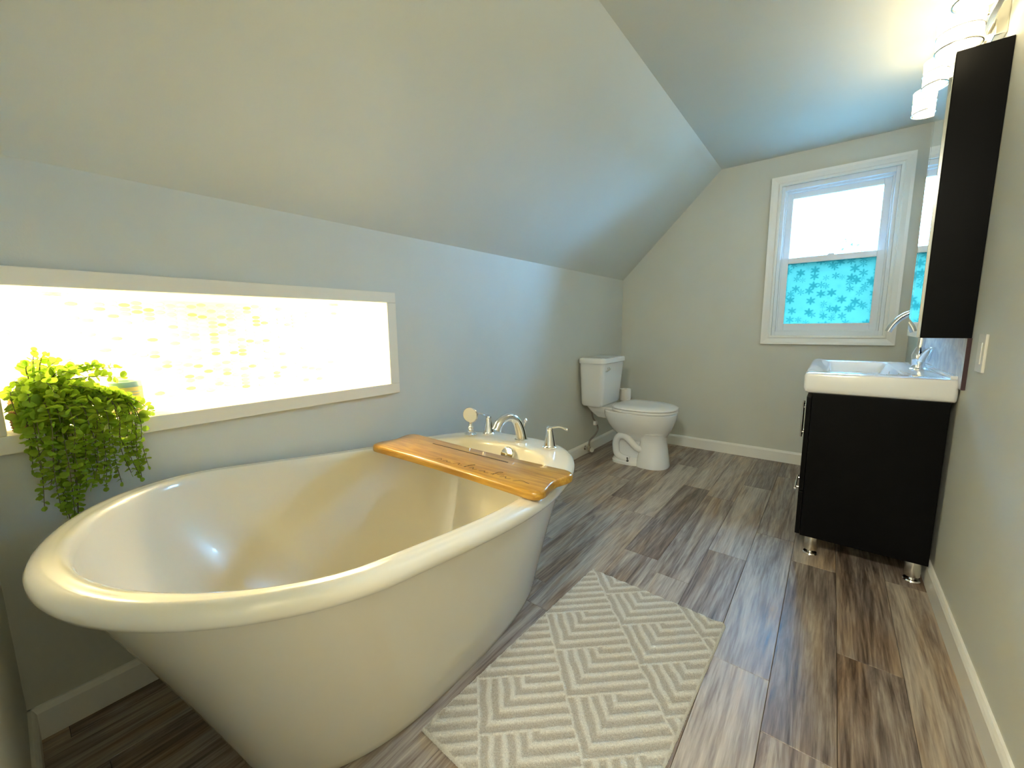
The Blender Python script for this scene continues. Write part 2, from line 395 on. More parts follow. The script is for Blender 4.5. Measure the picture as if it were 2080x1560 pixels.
# floor: sub floor + individual planks
floor = struct(obj('floor', box(XL-T, XR+T, HALL-T, YF+T, -0.06, -0.008), M_SUB))
pw = 0.15
joints = {0: 1.06, 1: 1.24, 2: 1.87, 3: 1.56, 4: 0.72, 5: 1.10, 6: 0.30, 7: 0.60, 8: 0.05}
row = 0; x1 = 0.085 + 2*pw; rows = []
pid = 0; plank_meshes = {}
PL = 0.93
k = -2
while True:
    xa = 0.085 - pw*k; xb = xa - pw        # row spans xb..xa
    if xa < XL: break
    lo, hi = max(xb, XL), min(xa, XR)
    if hi - lo > 0.01:
        y = joints.get(k, 0.37*(k % 5)) - 4*PL
        while y < YF:
            ya, yb = max(y, HALL), min(y+PL, YF)
            if yb - ya > 0.03:
                cx, cy = (lo+hi)/2, (ya+yb)/2; hx, hy = (hi-lo)/2-0.0005, (yb-ya)/2-0.0005
                key = (round(hx, 4), round(hy, 4))
                if key not in plank_meshes:
                    b2 = box(-hx, hx, -hy, hy, -0.008, 0.0, bevel=0.0009, seg=1)
                    me = bpy.data.meshes.new('plank'); b2.to_mesh(me); b2.free(); me.materials.append(M_PLANK); plank_meshes[key] = me
                o = bpy.data.objects.new('plank', plank_meshes[key]); COL.objects.link(o); o.location = (cx, cy, 0); o.parent = floor
            y += PL
    k += 1

# baseboards
def baseboard(name, pts, inward, h=0.086, t=0.014):
    """pts: start, end on the wall line (x, y); inward unit normal"""
    a, b = Vector((*pts[0], 0)), Vector((*pts[1], 0)); n = Vector((*inward, 0))
    prof = [(0, 0), (t, 0), (t, h-0.014), (t*0.75, h-0.006), (t*0.45, h), (0, h)]
    bm = loft([[p + n*u + Vector((0, 0, v)) for u, v in prof] for p in (a, b)])
    struct(obj(name, bm, M_TRIM))
baseboard('baseboard_left', ((XL, YN), (XL, YF)), (1, 0))
baseboard('baseboard_far', ((XL, YF), (XR, YF)), (0, -1))
baseboard('baseboard_right', ((XR, YN), (XR, YF)), (-1, 0))
baseboard('baseboard_near', ((XL, YN), (DX0, YN)), (0, 1))

# niche frame
fx0, fx1, FWD = XL, XL+0.020, 0.043
trim = struct(bpy.data.objects.new('trim_1', None)); COL.objects.link(trim); trim.location = (XL, 0.5, 0.94)
trim['label'] = 'cream painted flat wood frame around lit wall niche'
for (y0, y1, z0, z1) in ((NY0-FWD, NY1+FWD, NZ1, NZ1+FWD), (NY0-FWD, NY1+FWD, NZ0-FWD, NZ0), (NY0-FWD, NY0, NZ0, NZ1), (NY1, NY1+FWD, NZ0, NZ1)):
    obj('frame_board', box(fx0, fx1, y0, y1, z0, z1, bevel=0.0025), M_NFRAME, trim)

# oval mosaic on the niche back wall
grid = []
py, pz = 0.0300, 0.0145
ny = int((NY1-NY0)/py); nz = int((NZ1-NZ0)/pz)
for i in range(ny):
    for j in range(nz):
        y = NY0 + py*(i+0.5); z = NZ0 + pz*(j+0.5) + (pz/2 if i % 2 else 0)
        if z + 0.007 > NZ1 or y+0.015 > NY1: continue
        grid.append((y, z))
def oval(bm, cy, cz, ry=0.0148, rz=0.0064, t=0.003, n=10):
    outer = [(NXB, cy+ry*math.cos(2*math.pi*q/n), cz+rz*math.sin(2*math.pi*q/n)) for q in range(n)]
    top = [(NXB+t, cy+ry*0.82*math.cos(2*math.pi*q/n), cz+rz*0.8*math.sin(2*math.pi*q/n)) for q in range(n)]
    r0 = ring(bm, outer); r1 = ring(bm, top); bridge(bm, r0, r1); return r0 + r1, bm.faces.new(r1)
b2 = bmesh.new(); oval(b2, 0, 0); bmesh.ops.translate(b2, verts=b2.verts, vec=(-NXB, 0, 0)); bmesh.ops.recalc_face_normals(b2, faces=b2.faces)
tile_me = bpy.data.meshes.new('oval_tile'); b2.to_mesh(tile_me); b2.free(); tile_me.materials.append(M_TILE)
grid.sort(key=lambda p: abs(p[0]-0.55))
for (y, z) in grid[:300]:
    o = bpy.data.objects.new('oval_tile', tile_me); COL.objects.link(o); o.parent = niche; o.location = (NXB, y, z)
bm = bmesh.new(); cols = []
for (y, z) in grid[300:]:
    nf0 = len(bm.faces); oval(bm, y, z); r = random.random(); cols += [r]*(len(bm.faces)-nf0)
o = obj('oval_tiling', bm, M_TILE, niche); o['kind'] = 'stuff'
at = o.data.attributes.new('tint', 'FLOAT', 'FACE')
for i, c in enumerate(cols): at.data[i].value = c

# niche puck lamps in the niche top
for (y, where) in ((0.10, 'above the potted plant'), (0.90, 'near the far end, away from the plant')):
    t = thing('puck_lamp', 'small round lit puck lamp in niche top ' + where, 'lamp', (-1.675, y, NZ1))
    obj('housing', lathe((-1.675, y, NZ1), (0, 0, -1), [(0.040, 0), (0.040, 0.010), (0.034, 0.013)], 28), M_BRUSH, t, True)
    obj('lens', lathe((-1.675, y, NZ1-0.013), (0, 0, -1), [(0.033, 0), (0.033, 0.003), (0.02, 0.006)], 28), M_PUCK, t, True)

# added fill lamp, out of view behind the camera, brightens the whole room
t = thing('fill_lamp', 'added round fill lamp under the ceiling behind the viewpoint', 'lamp', (-0.15, -0.75, ZC))
obj('canopy', lathe((-0.15, -0.75, ZC), (0, 0, -1), [(0.17, 0), (0.17, 0.02), (0.165, 0.026)], 40), M_BRUSH, t, True)
obj('fill_bowl', lathe((-0.15, -0.75, ZC-0.026), (0, 0, -1), [(0.16, 0), (0.158, 0.02), (0.13, 0.05), (0.08, 0.068), (0.02, 0.075)], 40), emit_mat('fill_lamp_glass', (1.0, 0.92, 0.74), REAR_FILL_POWER), t, True)

# ------------------------------------------------------------------ window
win = struct(bpy.data.objects.new('window_1', None)); COL.objects.link(win); win.location = ((WX0+WX1)/2, YF, WZ0)
win['label'] = 'white double-hung window with floral frosted lower pane'
CW = 0.060
def casing(x0, x1, z0, z1):
    """mitred moulded casing board by board"""
    prof = [(0, 0), (0, 0.012), (0.012, 0.016), (0.020, 0.012), (0.044, 0.020), (CW, 0.022), (CW, 0)]   # (outward offset, depth)
    cor = [(x0, z0, -1, -1), (x1, z0, 1, -1), (x1, z1, 1, 1), (x0, z1, -1, 1)]
    for i in range(4):
        c0, c1 = cor[i], cor[(i+1) % 4]
        rings = [[(c[0]+c[2]*u, YF-v, c[1]+c[3]*u) for u, v in prof] for c in (c0, c1)]
        obj('casing_board', loft(rings), M_TRIM, win)
casing(WX0, WX1, WZ0, WZ1)
def rect_frame(name, x0, x1, z0, z1, y0, y1, wl_, wr_, wb_, wt_, mat, parent):
    bm = bmesh.new()
    add_box(bm, x0, x0+wl_, y0, y1, z0, z1, 0.002); add_box(bm, x1-wr_, x1, y0, y1, z0, z1, 0.002)
    add_box(bm, x0+wl_, x1-wr_, y0, y1, z0, z0+wb_, 0.002); add_box(bm, x0+wl_, x1-wr_, y0, y1, z1-wt_, z1, 0.002)
    return obj(name, bm, mat, parent)
rect_frame('jamb', WX0, WX1, WZ0, WZ1, YF+0.012, YF+T+0.02, 0.020, 0.020, 0.030, 0.030, M_VINYL, win)
rect_frame('inner_stop', WX0+0.020, WX1-0.020, WZ0+0.03, WZ1-0.03, YF+0.040, YF+0.105, 0.010, 0.010, 0.006, 0.012, M_VINYL, win)
us = rect_frame('upper_sash', WX0+0.030, WX1-0.030, 1.415, WZ1-0.042, YF+0.070, YF+0.098, 0.036, 0.036, 0.030, 0.036, M_VINYL, win)
obj('pane', box(WX0+0.060, WX1-0.060, YF+0.082, YF+0.086, 1.44, WZ1-0.072), M_GLASS, us)
ls = rect_frame('lower_sash', WX0+0.030, WX1-0.030, WZ0+0.036, 1.452, YF+0.040, YF+0.066, 0.036, 0.036, 0.046, 0.038, M_VINYL, win)
obj('pane', box(WX0+0.060, WX1-0.060, YF+0.051, YF+0.055, WZ0+0.076, 1.42), M_FROST, ls, label='frosted pane with floral print')
obj('sash_lock', lathe(((WX0+WX1)/2, YF+0.055, 1.452), (0, 0, 1), [(0.022, 0), (0.020, 0.008), (0.008, 0.012)], 16), M_VINYL, ls, True)

# ------------------------------------------------------------------ outside
struct(obj('ground', box(-40, 40, 4.5, 90, -3.2, -3.0), pmat('lawn', (0.09, 0.11, 0.10), 0.9, bump=0.3, bscale=20, vary=0.3, vscale=2)))
def tree(x, y, zt, r, label):
    t = thing('tree', label, 'tree', (x, y, -3.0), 'trees outside the window')
    obj('trunk', tube([(x, y, -3.0), (x+0.1, y, -1.0), (x, y, zt-r)], lambda u: 0.16*(1-0.5*u), n=8), M_STEM, t, True)
    bm = bmesh.new(); rg = random.Random(int(x*100))
    for i in range(9000):
        v = Vector((rg.gauss(0, 1), rg.gauss(0, 1), rg.gauss(0, 1))).normalized()*r*(0.55+0.45*rg.random()**0.5)
        lump = 1 + 0.25*math.sin(v.x*5/r)*math.cos(v.y*4/r+v.z*6/r)
        p = Vector((x, y, zt-r)) + Vector((v.x*1.15, v.y*1.15, v.z))*lump
        dd = Vector((rg.gauss(0, 1), rg.gauss(0, 1), rg.gauss(0, 1))).normalized(); s = dd.orthogonal().normalized(); w2 = dd.cross(s); q = 0.055*r
        bm.faces.new([bm.verts.new(p + a*q) for a in (s, w2*0.6, -s, -w2*0.6)])
    o = obj('crown', bm, M_TREE, t); o['kind'] = 'stuff'
tree(-3.3, 13.0, 3.15, 1.5, 'pale leafy tree behind the window, at the left of the upper pane')
tree(0.5, 11.0, 3.0, 1.5, 'pale leafy tree behind the window, at the right of the upper pane')

# ------------------------------------------------------------------ bathtub
TY0, TYS, TZ0, TZ1 = -0.018, 1.042, 0.612, 0.526
def rimz(y):
    u = max(0.0, min(1.0, (TYS-y)/(TYS-TY0))); return TZ1 + (TZ0-TZ1)*u*u*(3-2*u)
P_OUT = dict(xc=-1.018, a=0.443, yn=-0.018, yf=1.395, ym=0.40, nn=1.95, nf=2.9)
P_IN = dict(xc=-1.018, a=0.389, yn=0.034, yf=1.245, ym=0.37, nn=1.87, nf=2.9)
P_BASE = dict(xc=-1.018, a=0.258, yn=0.245, yf=1.29, ym=0.62, nn=2.3, nf=2.6)
P_BOT = dict(xc=-1.018, a=0.23, yn=0.40, yf=1.07, ym=0.70, nn=2.4, nf=2.4)
def pmix(A, B, t): return {k_: A[k_]*(1-t)+B[k_]*t for k_ in A}
def poff(A, o): B = dict(A); B['a'] += o; B['yn'] -= o; B['yf'] += o; return B
NT = 128
def tring(P, zf): return [(x, y, zf(x, y)) for x, y in superell(N=NT, **P)]
rings = []
UND = poff(P_OUT, -0.030)
# foot to under-rim
for t in (0.0, 0.02, 0.06, 0.15, 0.28, 0.42, 0.56, 0.70, 0.82, 0.92, 1.0):
    bulge = t + 0.10*math.sin(math.pi*t)*(-0.35)
    P = pmix(P_BASE, UND, bulge)
    if t == 0.0: P = poff(P, -0.006)
    rings.append(tring(P, lambda x, y, t=t: t*(rimz(y)-0.038)))
body_rings = rings
rim = []
for off, dz in ((-0.022, -0.040), (-0.010, -0.042), (-0.002, -0.037), (0.002, -0.028), (0.002, -0.018), (-0.003, -0.008), (-0.012, -0.0015), (-0.022, 0.0)):
    rim.append(tring(poff(P_OUT, off), lambda x, y, dz=dz: rimz(y)+dz))
for t in (0.35, 0.7): rim.append(tring(pmix(poff(P_OUT, -0.022), poff(P_IN, 0.012), t), lambda x, y: rimz(y)-0.001))
for off, dz in ((0.012, -0.001), (0.005, -0.004), (0.0, -0.012), (-0.004, -0.024)):
    rim.append(tring(poff(P_IN, off), lambda x, y, dz=dz: rimz(y)+dz))
inner = []
IN2 = poff(P_IN, -0.004)
for t in (0.08, 0.2, 0.35, 0.5, 0.65, 0.78, 0.88, 0.95, 0.985, 1.0):
    s = t**1.6
    prof = 1-(1-t)**1.0
    P = pmix(IN2, P_BOT, s*0.95 if t < 1 else 1.0)
    inner.append(tring(P, lambda x, y, t=t: (rimz(y)-0.024)*(1-t)**1.0 + 0.115*t - 0.0))
inner.append(tring(pmix(P_BOT, dict(P_BOT, a=0.02, yn=0.70, yf=0.74), 0.6), lambda x, y: 0.108))
inner.append(tring(dict(P_BOT, a=0.02, yn=0.68, yf=0.74), lambda x, y: 0.105))
tub = thing('bathtub', 'large white freestanding bathtub with rolled rim below lit niche', 'bathtub', (-1.018, 0.70, 0))
obj('body', loft(body_rings, True, False), M_TUB, tub, True)
bm = bmesh.new(); add_loft(bm, rim + inner, False, True)
obj('basin', bm, M_TUB, tub, True)
# overflow plate on the far inner wall
oy, oz = 1.216, 0.487
ov = obj('overflow_plate', lathe((-0.995, oy+0.012, oz), (0, -1, 0.35), [(0.033, 0), (0.033, 0.006), (0.029, 0.011), (0.012, 0.013), (0.001, 0.013)], 32), M_CHROME, tub, True)
obj('screw', lathe((-0.995, oy-0.001, oz+0.0045), (0, -1, 0.35), [(0.004, 0), (0.004, 0.002), (0.001, 0.003)], 10), M_BRUSH, ov, True)

# ------------------------------------------------------------------ bath board
BY0, BY1, BX0, BX1 = 0.838, 1.045, -1.362, -0.580
BZ = 0.5350
def board_outline(ins=0.0):
    y0, y1, x0, x1 = BY0+ins, BY1-ins, BX0+ins, BX1-ins
    pts = []
    # near long edge, left to right, gently bowed in
    for q in range(15):
        u = q/14; pts.append((x0+0.030+(x1-x0-0.06)*u, y0 + 0.008*math.sin(math.pi*u)))
    # right end: rounded corner, ogee scoop, rounded corner
    for q in range(1, 6):
        a = math.radians(-90+90*q/6); pts.append((x1-0.03+0.03*math.cos(a), y0+0.03+0.03*math.sin(a)))
    for q in range(13):
        u = q/12; pts.append((x1-0.014*math.sin(math.pi*u)**2, y0+0.03+(y1-y0-0.06)*u))
    for q in range(1, 6):
        a = math.radians(90*q/6); pts.append((x1-0.03+0.03*math.cos(a), y1-0.03+0.03*math.sin(a)))
    for q in range(15):
        u = q/14; pts.append((x1-0.030-(x1-x0-0.06)*u, y1 - 0.008*math.sin(math.pi*u)))
    for q in range(1, 6):
        a = math.radians(90+90*q/6); pts.append((x0+0.03+0.03*math.cos(a), y1-0.03+0.03*math.sin(a)))
    for q in range(13):
        u = q/12; pts.append((x0+0.014*math.sin(math.pi*u)**2, y1-0.03-(y1-y0-0.06)*u))
    for q in range(1, 6):
        a = math.radians(180+90*q/6); pts.append((x0+0.03+0.03*math.cos(a), y0+0.03+0.03*math.sin(a)))
    return pts
bt = thing('bath_board', 'honey brown varnished wooden board laid across the bathtub', 'bath tray', (-0.97, 0.94, BZ))
rs = []
for ins, z in ((0.006, 0), (0.001, 0.003), (0.0, 0.008), (0.0, 0.019), (0.002, 0.024), (0.007, 0.027)):
    rs.append([(x, y, BZ+z) for x, y in board_outline(ins)])
obj('board', loft(rs), M_WOOD, bt, True)
ZT = BZ+0.0272
obj('groove', box(-1.17, -0.80, 0.985, 0.990, ZT-0.002, ZT+0.0003), M_INK, bt)
# engraved script along the near edge
bm = bmesh.new(); xx = -1.05; rg = random.Random(3)
strokes = [[(0, 0), (0.010, 0.012), (0.020, 0.002)], [(0.03, 0.000), (0.042, 0.008), (0.046, 0.0), (0.060, 0.004)], [(0.075, 0), (0.090, 0.016), (0.094, 0.002), (0.108, 0.006)],
           [(0.12, 0), (0.138, 0.034), (0.128, 0.030), (0.124, -0.002)], [(0.140, 0.002), (0.150, 0.012), (0.156, 0.0), (0.168, 0.006)], [(0.18, 0.001), (0.196, 0.010), (0.20, 0.0), (0.214, 0.003)],
           [(0.225, 0.0), (0.245, 0.036), (0.233, 0.030), (0.232, 0.0)], [(0.240, 0.012), (0.262, 0.018)], [(0.258, 0.0), (0.272, 0.012), (0.278, 0.0), (0.292, 0.006)], [(0.306, -0.004), (0.318, 0.012), (0.330, 0.014), (0.352, 0.008)]]
for st in strokes:
    add_tube(bm, [(-1.02+u*1.08, 0.874+v*0.9, ZT) for u, v in st], 0.0011, n=5, sub=4, flat=0.35)
obj('engraved_script', bm, M_INK, bt)

# ------------------------------------------------------------------ tub fittings on the far deck
DZ = 0.5265
def bell(bx, by, h):
    return lathe((bx, by, DZ), (0, 0, 1), [(0.027, 0), (0.0275, 0.004), (0.024, 0.008), (0.0230, 0.012), (0.0185, h*0.45), (0.0125, h*0.8), (0.0115, h*0.84), (0.0135, h*0.88), (0.0125, h*0.96), (0.006, h)], 28)
def lever(name, label, bx, by, ang):
    t = thing(name, label, 'tap handle', (bx, by, DZ), 'bathtub tap handles')
    obj('valve_body', bell(bx, by, 0.086), M_CHROME, t, True)
    c, s = math.cos(ang), math.sin(ang)
    pts = [(bx, by, DZ+0.080), (bx+0.018*c, by+0.018*s, DZ+0.084), (bx+0.045*c, by+0.045*s, DZ+0.089), (bx+0.066*c, by+0.066*s, DZ+0.083), (bx+0.076*c, by+0.076*s, DZ+0.081)]
    obj('lever', tube(pts, lambda u: 0.0062-0.002*math.sin(math.pi*u), n=12), M_CHROME, t, True)
lever('lever_tap', 'chrome lever tap on tub deck between hand shower and spout', -1.180, 1.320, math.radians(190))
lever('lever_tap', 'chrome lever tap on tub deck nearest the room, lever to the right', -0.845, 1.305, math.radians(8))
t = thing('tub_spout', 'chrome arched bathtub spout in the middle of the tub deck', 'faucet', (-1.000, 1.325, DZ))
obj('escutcheon', lathe((-1.0, 1.325, DZ), (0, 0, 1), [(0.027, 0), (0.028, 0.004), (0.024, 0.008), (0.020, 0.010)], 28), M_CHROME, t, True)
sp = [(-1.000, 1.325, DZ+0.006), (-1.003, 1.318, DZ+0.050), (-1.010, 1.298, DZ+0.092), (-1.020, 1.262, DZ+0.108), (-1.030, 1.225, DZ+0.094), (-1.036, 1.205, DZ+0.062)]
obj('spout', tube(sp, lambda u: 0.0245-0.0065*math.sin(math.pi*u*0.8), n=18, sub=8), M_CHROME, t, True)
obj('diverter_knob', lathe((-0.996, 1.338, DZ+0.050), (0.05, 0.25, 1), [(0.004, 0), (0.004, 0.022), (0.008, 0.026), (0.009, 0.034), (0.004, 0.042)], 16), M_CHROME, t, True)
t = thing('hand_shower', 'chrome hand shower standing on the tub deck by the wall', 'shower head', (-1.235, 1.262, DZ))
obj('holder', lathe((-1.235, 1.262, DZ), (0, 0, 1), [(0.027, 0), (0.027, 0.004), (0.017, 0.010), (0.012, 0.016), (0.013, 0.024), (0.010, 0.030), (0.013, 0.036), (0.009, 0.044), (0.009, 0.056)], 24), M_CHROME, t, True)
obj('handle', tube([(-1.235, 1.262, DZ+0.054), (-1.235, 1.262, DZ+0.075), (-1.235, 1.266, DZ+0.115)], 0.0095, n=14), M_CHROME, t, True)
hd = obj('head', lathe((-1.235, 1.270, DZ+0.092), (0.35, -1.0, -0.05), [(0.012, -0.012), (0.026, -0.004), (0.034, 0.004), (0.036, 0.012), (0.033, 0.017)], 32), M_CHROME, t, True)
obj('spray_face', lathe(Vector((-1.235, 1.270, DZ+0.092))+Vector((0.35, -1, -0.05)).normalized()*0.017, (0.35, -1.0, -0.05), [(0.0325, 0), (0.032, 0.002), (0.001, 0.0025)], 32), M_PLASTIC, hd, True)

# ------------------------------------------------------------------ toilet
TYC = 2.835
tl = thing('toilet', 'white two-piece toilet in the far corner, lid closed', 'toilet', (-1.10, TYC, 0))
def trg(x0, x1, hy, z, y=TYC, nb=3.5, nf=2.2, N=48, xm=None):
    """ring: rear end x0 squarer, front end x1 rounder"""
    xm = x0+(x1-x0)*0.45 if xm is None else xm; pts = []
    for i in range(N):
        a = 2*math.pi*i/N; c, s = math.cos(a), math.sin(a); n = nf if c > 0 else nb
        x = xm + (x1-xm if c > 0 else xm-x0)*math.copysign(abs(c)**(2/n), c)
        pts.append((x, y+hy*math.copysign(abs(s)**(2/n), s), z))
    return pts
bowl = [trg(-1.16, -0.885, 0.070, 0.175), trg(-1.20, -0.868, 0.095, 0.205), trg(-1.24, -0.845, 0.130, 0.245), trg(-1.265, -0.824, 0.158, 0.29),
        trg(-1.285, -0.806, 0.178, 0.335), trg(-1.295, -0.799, 0.185, 0.365), trg(-1.295, -0.797, 0.186, 0.388), trg(-1.290, -0.802, 0.180, 0.395)]
obj('bowl', loft(bowl), M_CERAMIC, tl, True)
ped = [trg(-1.05, -0.838, 0.120, 0.000), trg(-1.05, -0.835, 0.122, 0.012), trg(-1.045, -0.842, 0.116, 0.05), trg(-1.035, -0.852, 0.106, 0.12), trg(-1.03, -0.862, 0.100, 0.18), trg(-1.04, -0.860, 0.108, 0.225), trg(-1.06, -0.85, 0.125, 0.25)]
obj('pedestal', loft(ped), M_CERAMIC, tl, True)
core = [trg(-1.235, -0.98, 0.118, 0.0), trg(-1.237, -0.98, 0.120, 0.020), trg(-1.228, -0.98, 0.108, 0.034), trg(-1.218, -0.98, 0.080, 0.050), trg(-1.212, -0.98, 0.074, 0.10), trg(-1.215, -0.98, 0.074, 0.20), trg(-1.235, -0.98, 0.080, 0.26), trg(-1.26, -0.98, 0.11, 0.32)]
obj('foot', loft(core), M_CERAMIC, tl, True)
# rear deck under the tank
deck = [rrect(-1.38, -1.20, TYC-0.060, TYC+0.060, 0.315, 0.03), rrect(-1.42, -1.20, TYC-0.085, TYC+0.085, 0.355, 0.03), rrect(-1.435, -1.18, TYC-0.112, TYC+0.112, 0.392, 0.03), rrect(-1.435, -1.185, TYC-0.112, TYC+0.112, 0.406, 0.03)]
obj('deck', loft(deck), M_CERAMIC, tl, True)
# moulded trapway on both flanks
for sgn in (-1, 1):
    pts = [(x_, TYC+sgn*o_, z_) for x_, o_, z_ in ((-0.975, 0.060, 0.120), (-1.030, 0.088, 0.130), (-1.080, 0.098, 0.175), (-1.120, 0.100, 0.208), (-1.168, 0.095, 0.202), (-1.196, 0.088, 0.160), (-1.198, 0.086, 0.110), (-1.186, 0.088, 0.066), (-1.150, 0.092, 0.044), (-1.09, 0.092, 0.036))]
    obj('trapway', tube(pts, 0.025, n=16), M_CERAMIC, tl, True)
    obj('floor_bolt', lathe((-1.095, TYC+sgn*0.112, 0.03), (0, sgn*0.3, 1), [(0.009, 0), (0.009, 0.006), (0.004, 0.008), (0.004, 0.03), (0.001, 0.031)], 12), M_BLACKP, tl, True)
TA, TB = TYC-0.185, TYC+0.185
tank = [rrect(-1.455, -1.300, TA+0.035, TB-0.035, 0.408, 0.03), rrect(-1.460, -1.285, TA+0.022, TB-0.022, 0.425, 0.035), rrect(-1.462, -1.272, TA+0.012, TB-0.012, 0.55, 0.035), rrect(-1.463, -1.262, TA, TB, 0.70, 0.035), rrect(-1.463, -1.262, TA, TB, 0.728, 0.035)]
obj('tank', loft(tank), M_CERAMIC, tl, True)
lid = [rrect(-1.466, -1.256, TA-0.008, TB+0.008, 0.728, 0.035), rrect(-1.468, -1.250, TA-0.012, TB+0.012, 0.733, 0.038), rrect(-1.468, -1.250, TA-0.012, TB+0.012, 0.758, 0.038), rrect(-1.464, -1.255, TA-0.007, TB+0.007, 0.766, 0.036), rrect(-1.455, -1.268, TA+0.006, TB-0.006, 0.770, 0.03)]
obj('tank_lid', loft(lid), M_CERAMIC, tl, True)
fl = obj('flush_lever', tube([(-1.252, TA+0.075, 0.690), (-1.248, TA+0.055, 0.686), (-1.248, TA+0.015, 0.676)], lambda u: 0.010-0.003*u, n=12, flat=0.7), M_CHROME, tl, True, label='chrome flush lever')
obj('lever_boss', lathe((-1.263, TA+0.078, 0.690), (1, 0, 0), [(0.014, 0), (0.014, 0.006), (0.010, 0.012)], 16), M_CHROME, fl, True)
seat = [trg(-1.225, -0.800, 0.184, 0.396), trg(-1.230, -0.794, 0.189, 0.400), trg(-1.230, -0.794, 0.189, 0.410), trg(-1.226, -0.798, 0.185, 0.414)]
obj('seat', loft(seat), M_SEAT, tl, True)
sl = [trg(-1.222, -0.800, 0.183, 0.4155), trg(-1.228, -0.793, 0.189, 0.420), trg(-1.226, -0.795, 0.187, 0.429), trg(-1.205, -0.815, 0.170, 0.436), trg(-1.13, -0.90, 0.10, 0.4395)]
obj('seat_lid', loft(sl), M_SEAT, tl, True)
for sgn in (-1, 1):
    obj('hinge', lathe((-1.222, TYC+sgn*0.07-0.018, 0.418), (0, 1, 0), [(0.011, 0), (0.012, 0.004), (0.012, 0.032), (0.011, 0.036)], 14), M_SEAT, tl, True)
# water supply
ws = thing('supply_valve', 'small chrome stop valve and braided hose under the toilet tank', 'valve', (-1.44, 2.76, 0.03))
obj('wall_stub', lathe((XL+0.013, 2.762, 0.055), (1, 0, 0), [(0.018, 0), (0.018, 0.003), (0.008, 0.005), (0.008, 0.035)], 16), M_CHROME, ws, True)
vb = obj('valve_body', lathe((-1.425, 2.762, 0.032), (0, 0, 1), [(0.012, 0), (0.014, 0.004), (0.014, 0.036), (0.009, 0.042), (0.009, 0.056)], 16), M_BRUSH, ws, True)
obj('valve_handle', lathe((-1.411, 2.762, 0.05), (1, -0.4, 0), [(0.006, 0), (0.006, 0.010), (0.018, 0.012), (0.018, 0.020)], 14), M_PLASTIC, vb, True)
obj('braided_hose', tube([(-1.425, 2.762, 0.085), (-1.42, 2.77, 0.12), (-1.40, 2.82, 0.16), (-1.395, 2.85, 0.20), (-1.40, 2.83, 0.25), (-1.405, 2.79, 0.29), (-1.405, 2.76, 0.345), (-1.405, 2.755, 0.385)], 0.0065, n=10), M_HOSE, ws, True)
obj('coupling_nut', lathe((-1.405, 2.755, 0.376), (0, 0, 1), [(0.015, 0), (0.017, 0.004), (0.017, 0.028), (0.012, 0.034)], 12), M_PLASTIC, ws, True)
obj('hose_tag', box(-1.407, -1.385, 2.792, 2.822, 0.238, 0.270, bevel=0.003), M_PAPER, ws)

# free-standing paper holder behind the bowl
px, py_ = -1.300, 3.140
h = thing('paper_holder', 'slim chrome floor stand for toilet paper behind the toilet', 'paper holder', (px, py_, 0))
obj('foot', lathe((px, py_, 0), (0, 0, 1), [(0.070, 0), (0.070, 0.008), (0.062, 0.012), (0.010, 0.014)], 28), M_BRUSH, h, True)
obj('post', lathe((px, py_, 0.012), (0, 0, 1), [(0.007, 0), (0.007, 0.440), (0.004, 0.445)], 12), M_BRUSH, h, True)
obj('roll_plate', lathe((px, py_, 0.388), (0, 0, 1), [(0.030, 0), (0.030, 0.004), (0.008, 0.006)], 20), M_BRUSH, h, True)
obj('hook', tube([(px, py_, 0.40), (px+0.035, py_-0.01, 0.395), (px+0.055, py_-0.015, 0.405), (px+0.062, py_-0.016, 0.422)], 0.004, n=8), M_BRUSH, h, True)
tag(obj('paper_roll', lathe((px, py_, 0.395), (0, 0, 1), [(0.018, 0.0), (0.045, 0.001), (0.046, 0.005), (0.046, 0.090), (0.044, 0.094), (0.018, 0.094), (0.016, 0.090), (0.016, 0.004)], 32, cap=False), M_PAPER, None, True),
    'white toilet paper roll standing upright behind the toilet', 'paper roll')

# ------------------------------------------------------------------ vanity
VY0, VY1 = 2.050, 2.880
va = thing('vanity_cabinet', 'black lacquered vanity cabinet on short metal feet', 'cabinet', (0.155, 2.465, 0))
VB = 0.092
obj('carcass', box(-0.046, XR-0.016, VY0+0.008, VY1-0.008, VB, 0.7165, bevel=0.002), M_BLACK, va)
for (y0, y1, hy) in ((VY0+0.010, 2.463, 2.440), (2.467, VY1-0.010, 2.490)):
    dr = obj('door', box(-0.064, -0.047, y0, y1, 0.292, 0.700, bevel=0.002), M_BLACK, va)
    bm = bmesh.new(); add_tube(bm, [(-0.086, hy, 0.440), (-0.086, hy, 0.615)], 0.005, n=10, sub=0)
    for z in (0.465, 0.590): add_tube(bm, [(-0.064, hy, z), (-0.086, hy, z)], 0.0042, n=8, sub=0)
    obj('bar_pull', bm, M_CHROME, dr, True)
dr = obj('drawer', box(-0.064, -0.047, VY0+0.010, VY1-0.010, VB+0.004, 0.287, bevel=0.002), M_BLACK, va)
bm = bmesh.new(); add_tube(bm, [(-0.088, 2.36, 0.195), (-0.088, 2.57, 0.195)], 0.005, n=10, sub=0)
for y in (2.39, 2.54): add_tube(bm, [(-0.064, y, 0.195), (-0.088, y, 0.195)], 0.0042, n=8, sub=0)
obj('bar_pull', bm, M_CHROME, dr, True)
for (x, y) in ((-0.005, 2.105), (0.315, 2.105), (-0.005, 2.825), (0.315, 2.825)):
    lg = obj('leg', lathe((x, y, 0.022), (0, 0, 1), [(0.023, 0), (0.024, 0.003), (0.024, 0.067), (0.022, 0.071)], 24), M_BRUSH, va, True)
    obj('foot_pad', lathe((x, y, 0), (0, 0, 1), [(0.026, 0), (0.027, 0.004), (0.024, 0.009), (0.010, 0.010), (0.010, 0.023)], 20), M_CHROME, lg, True)
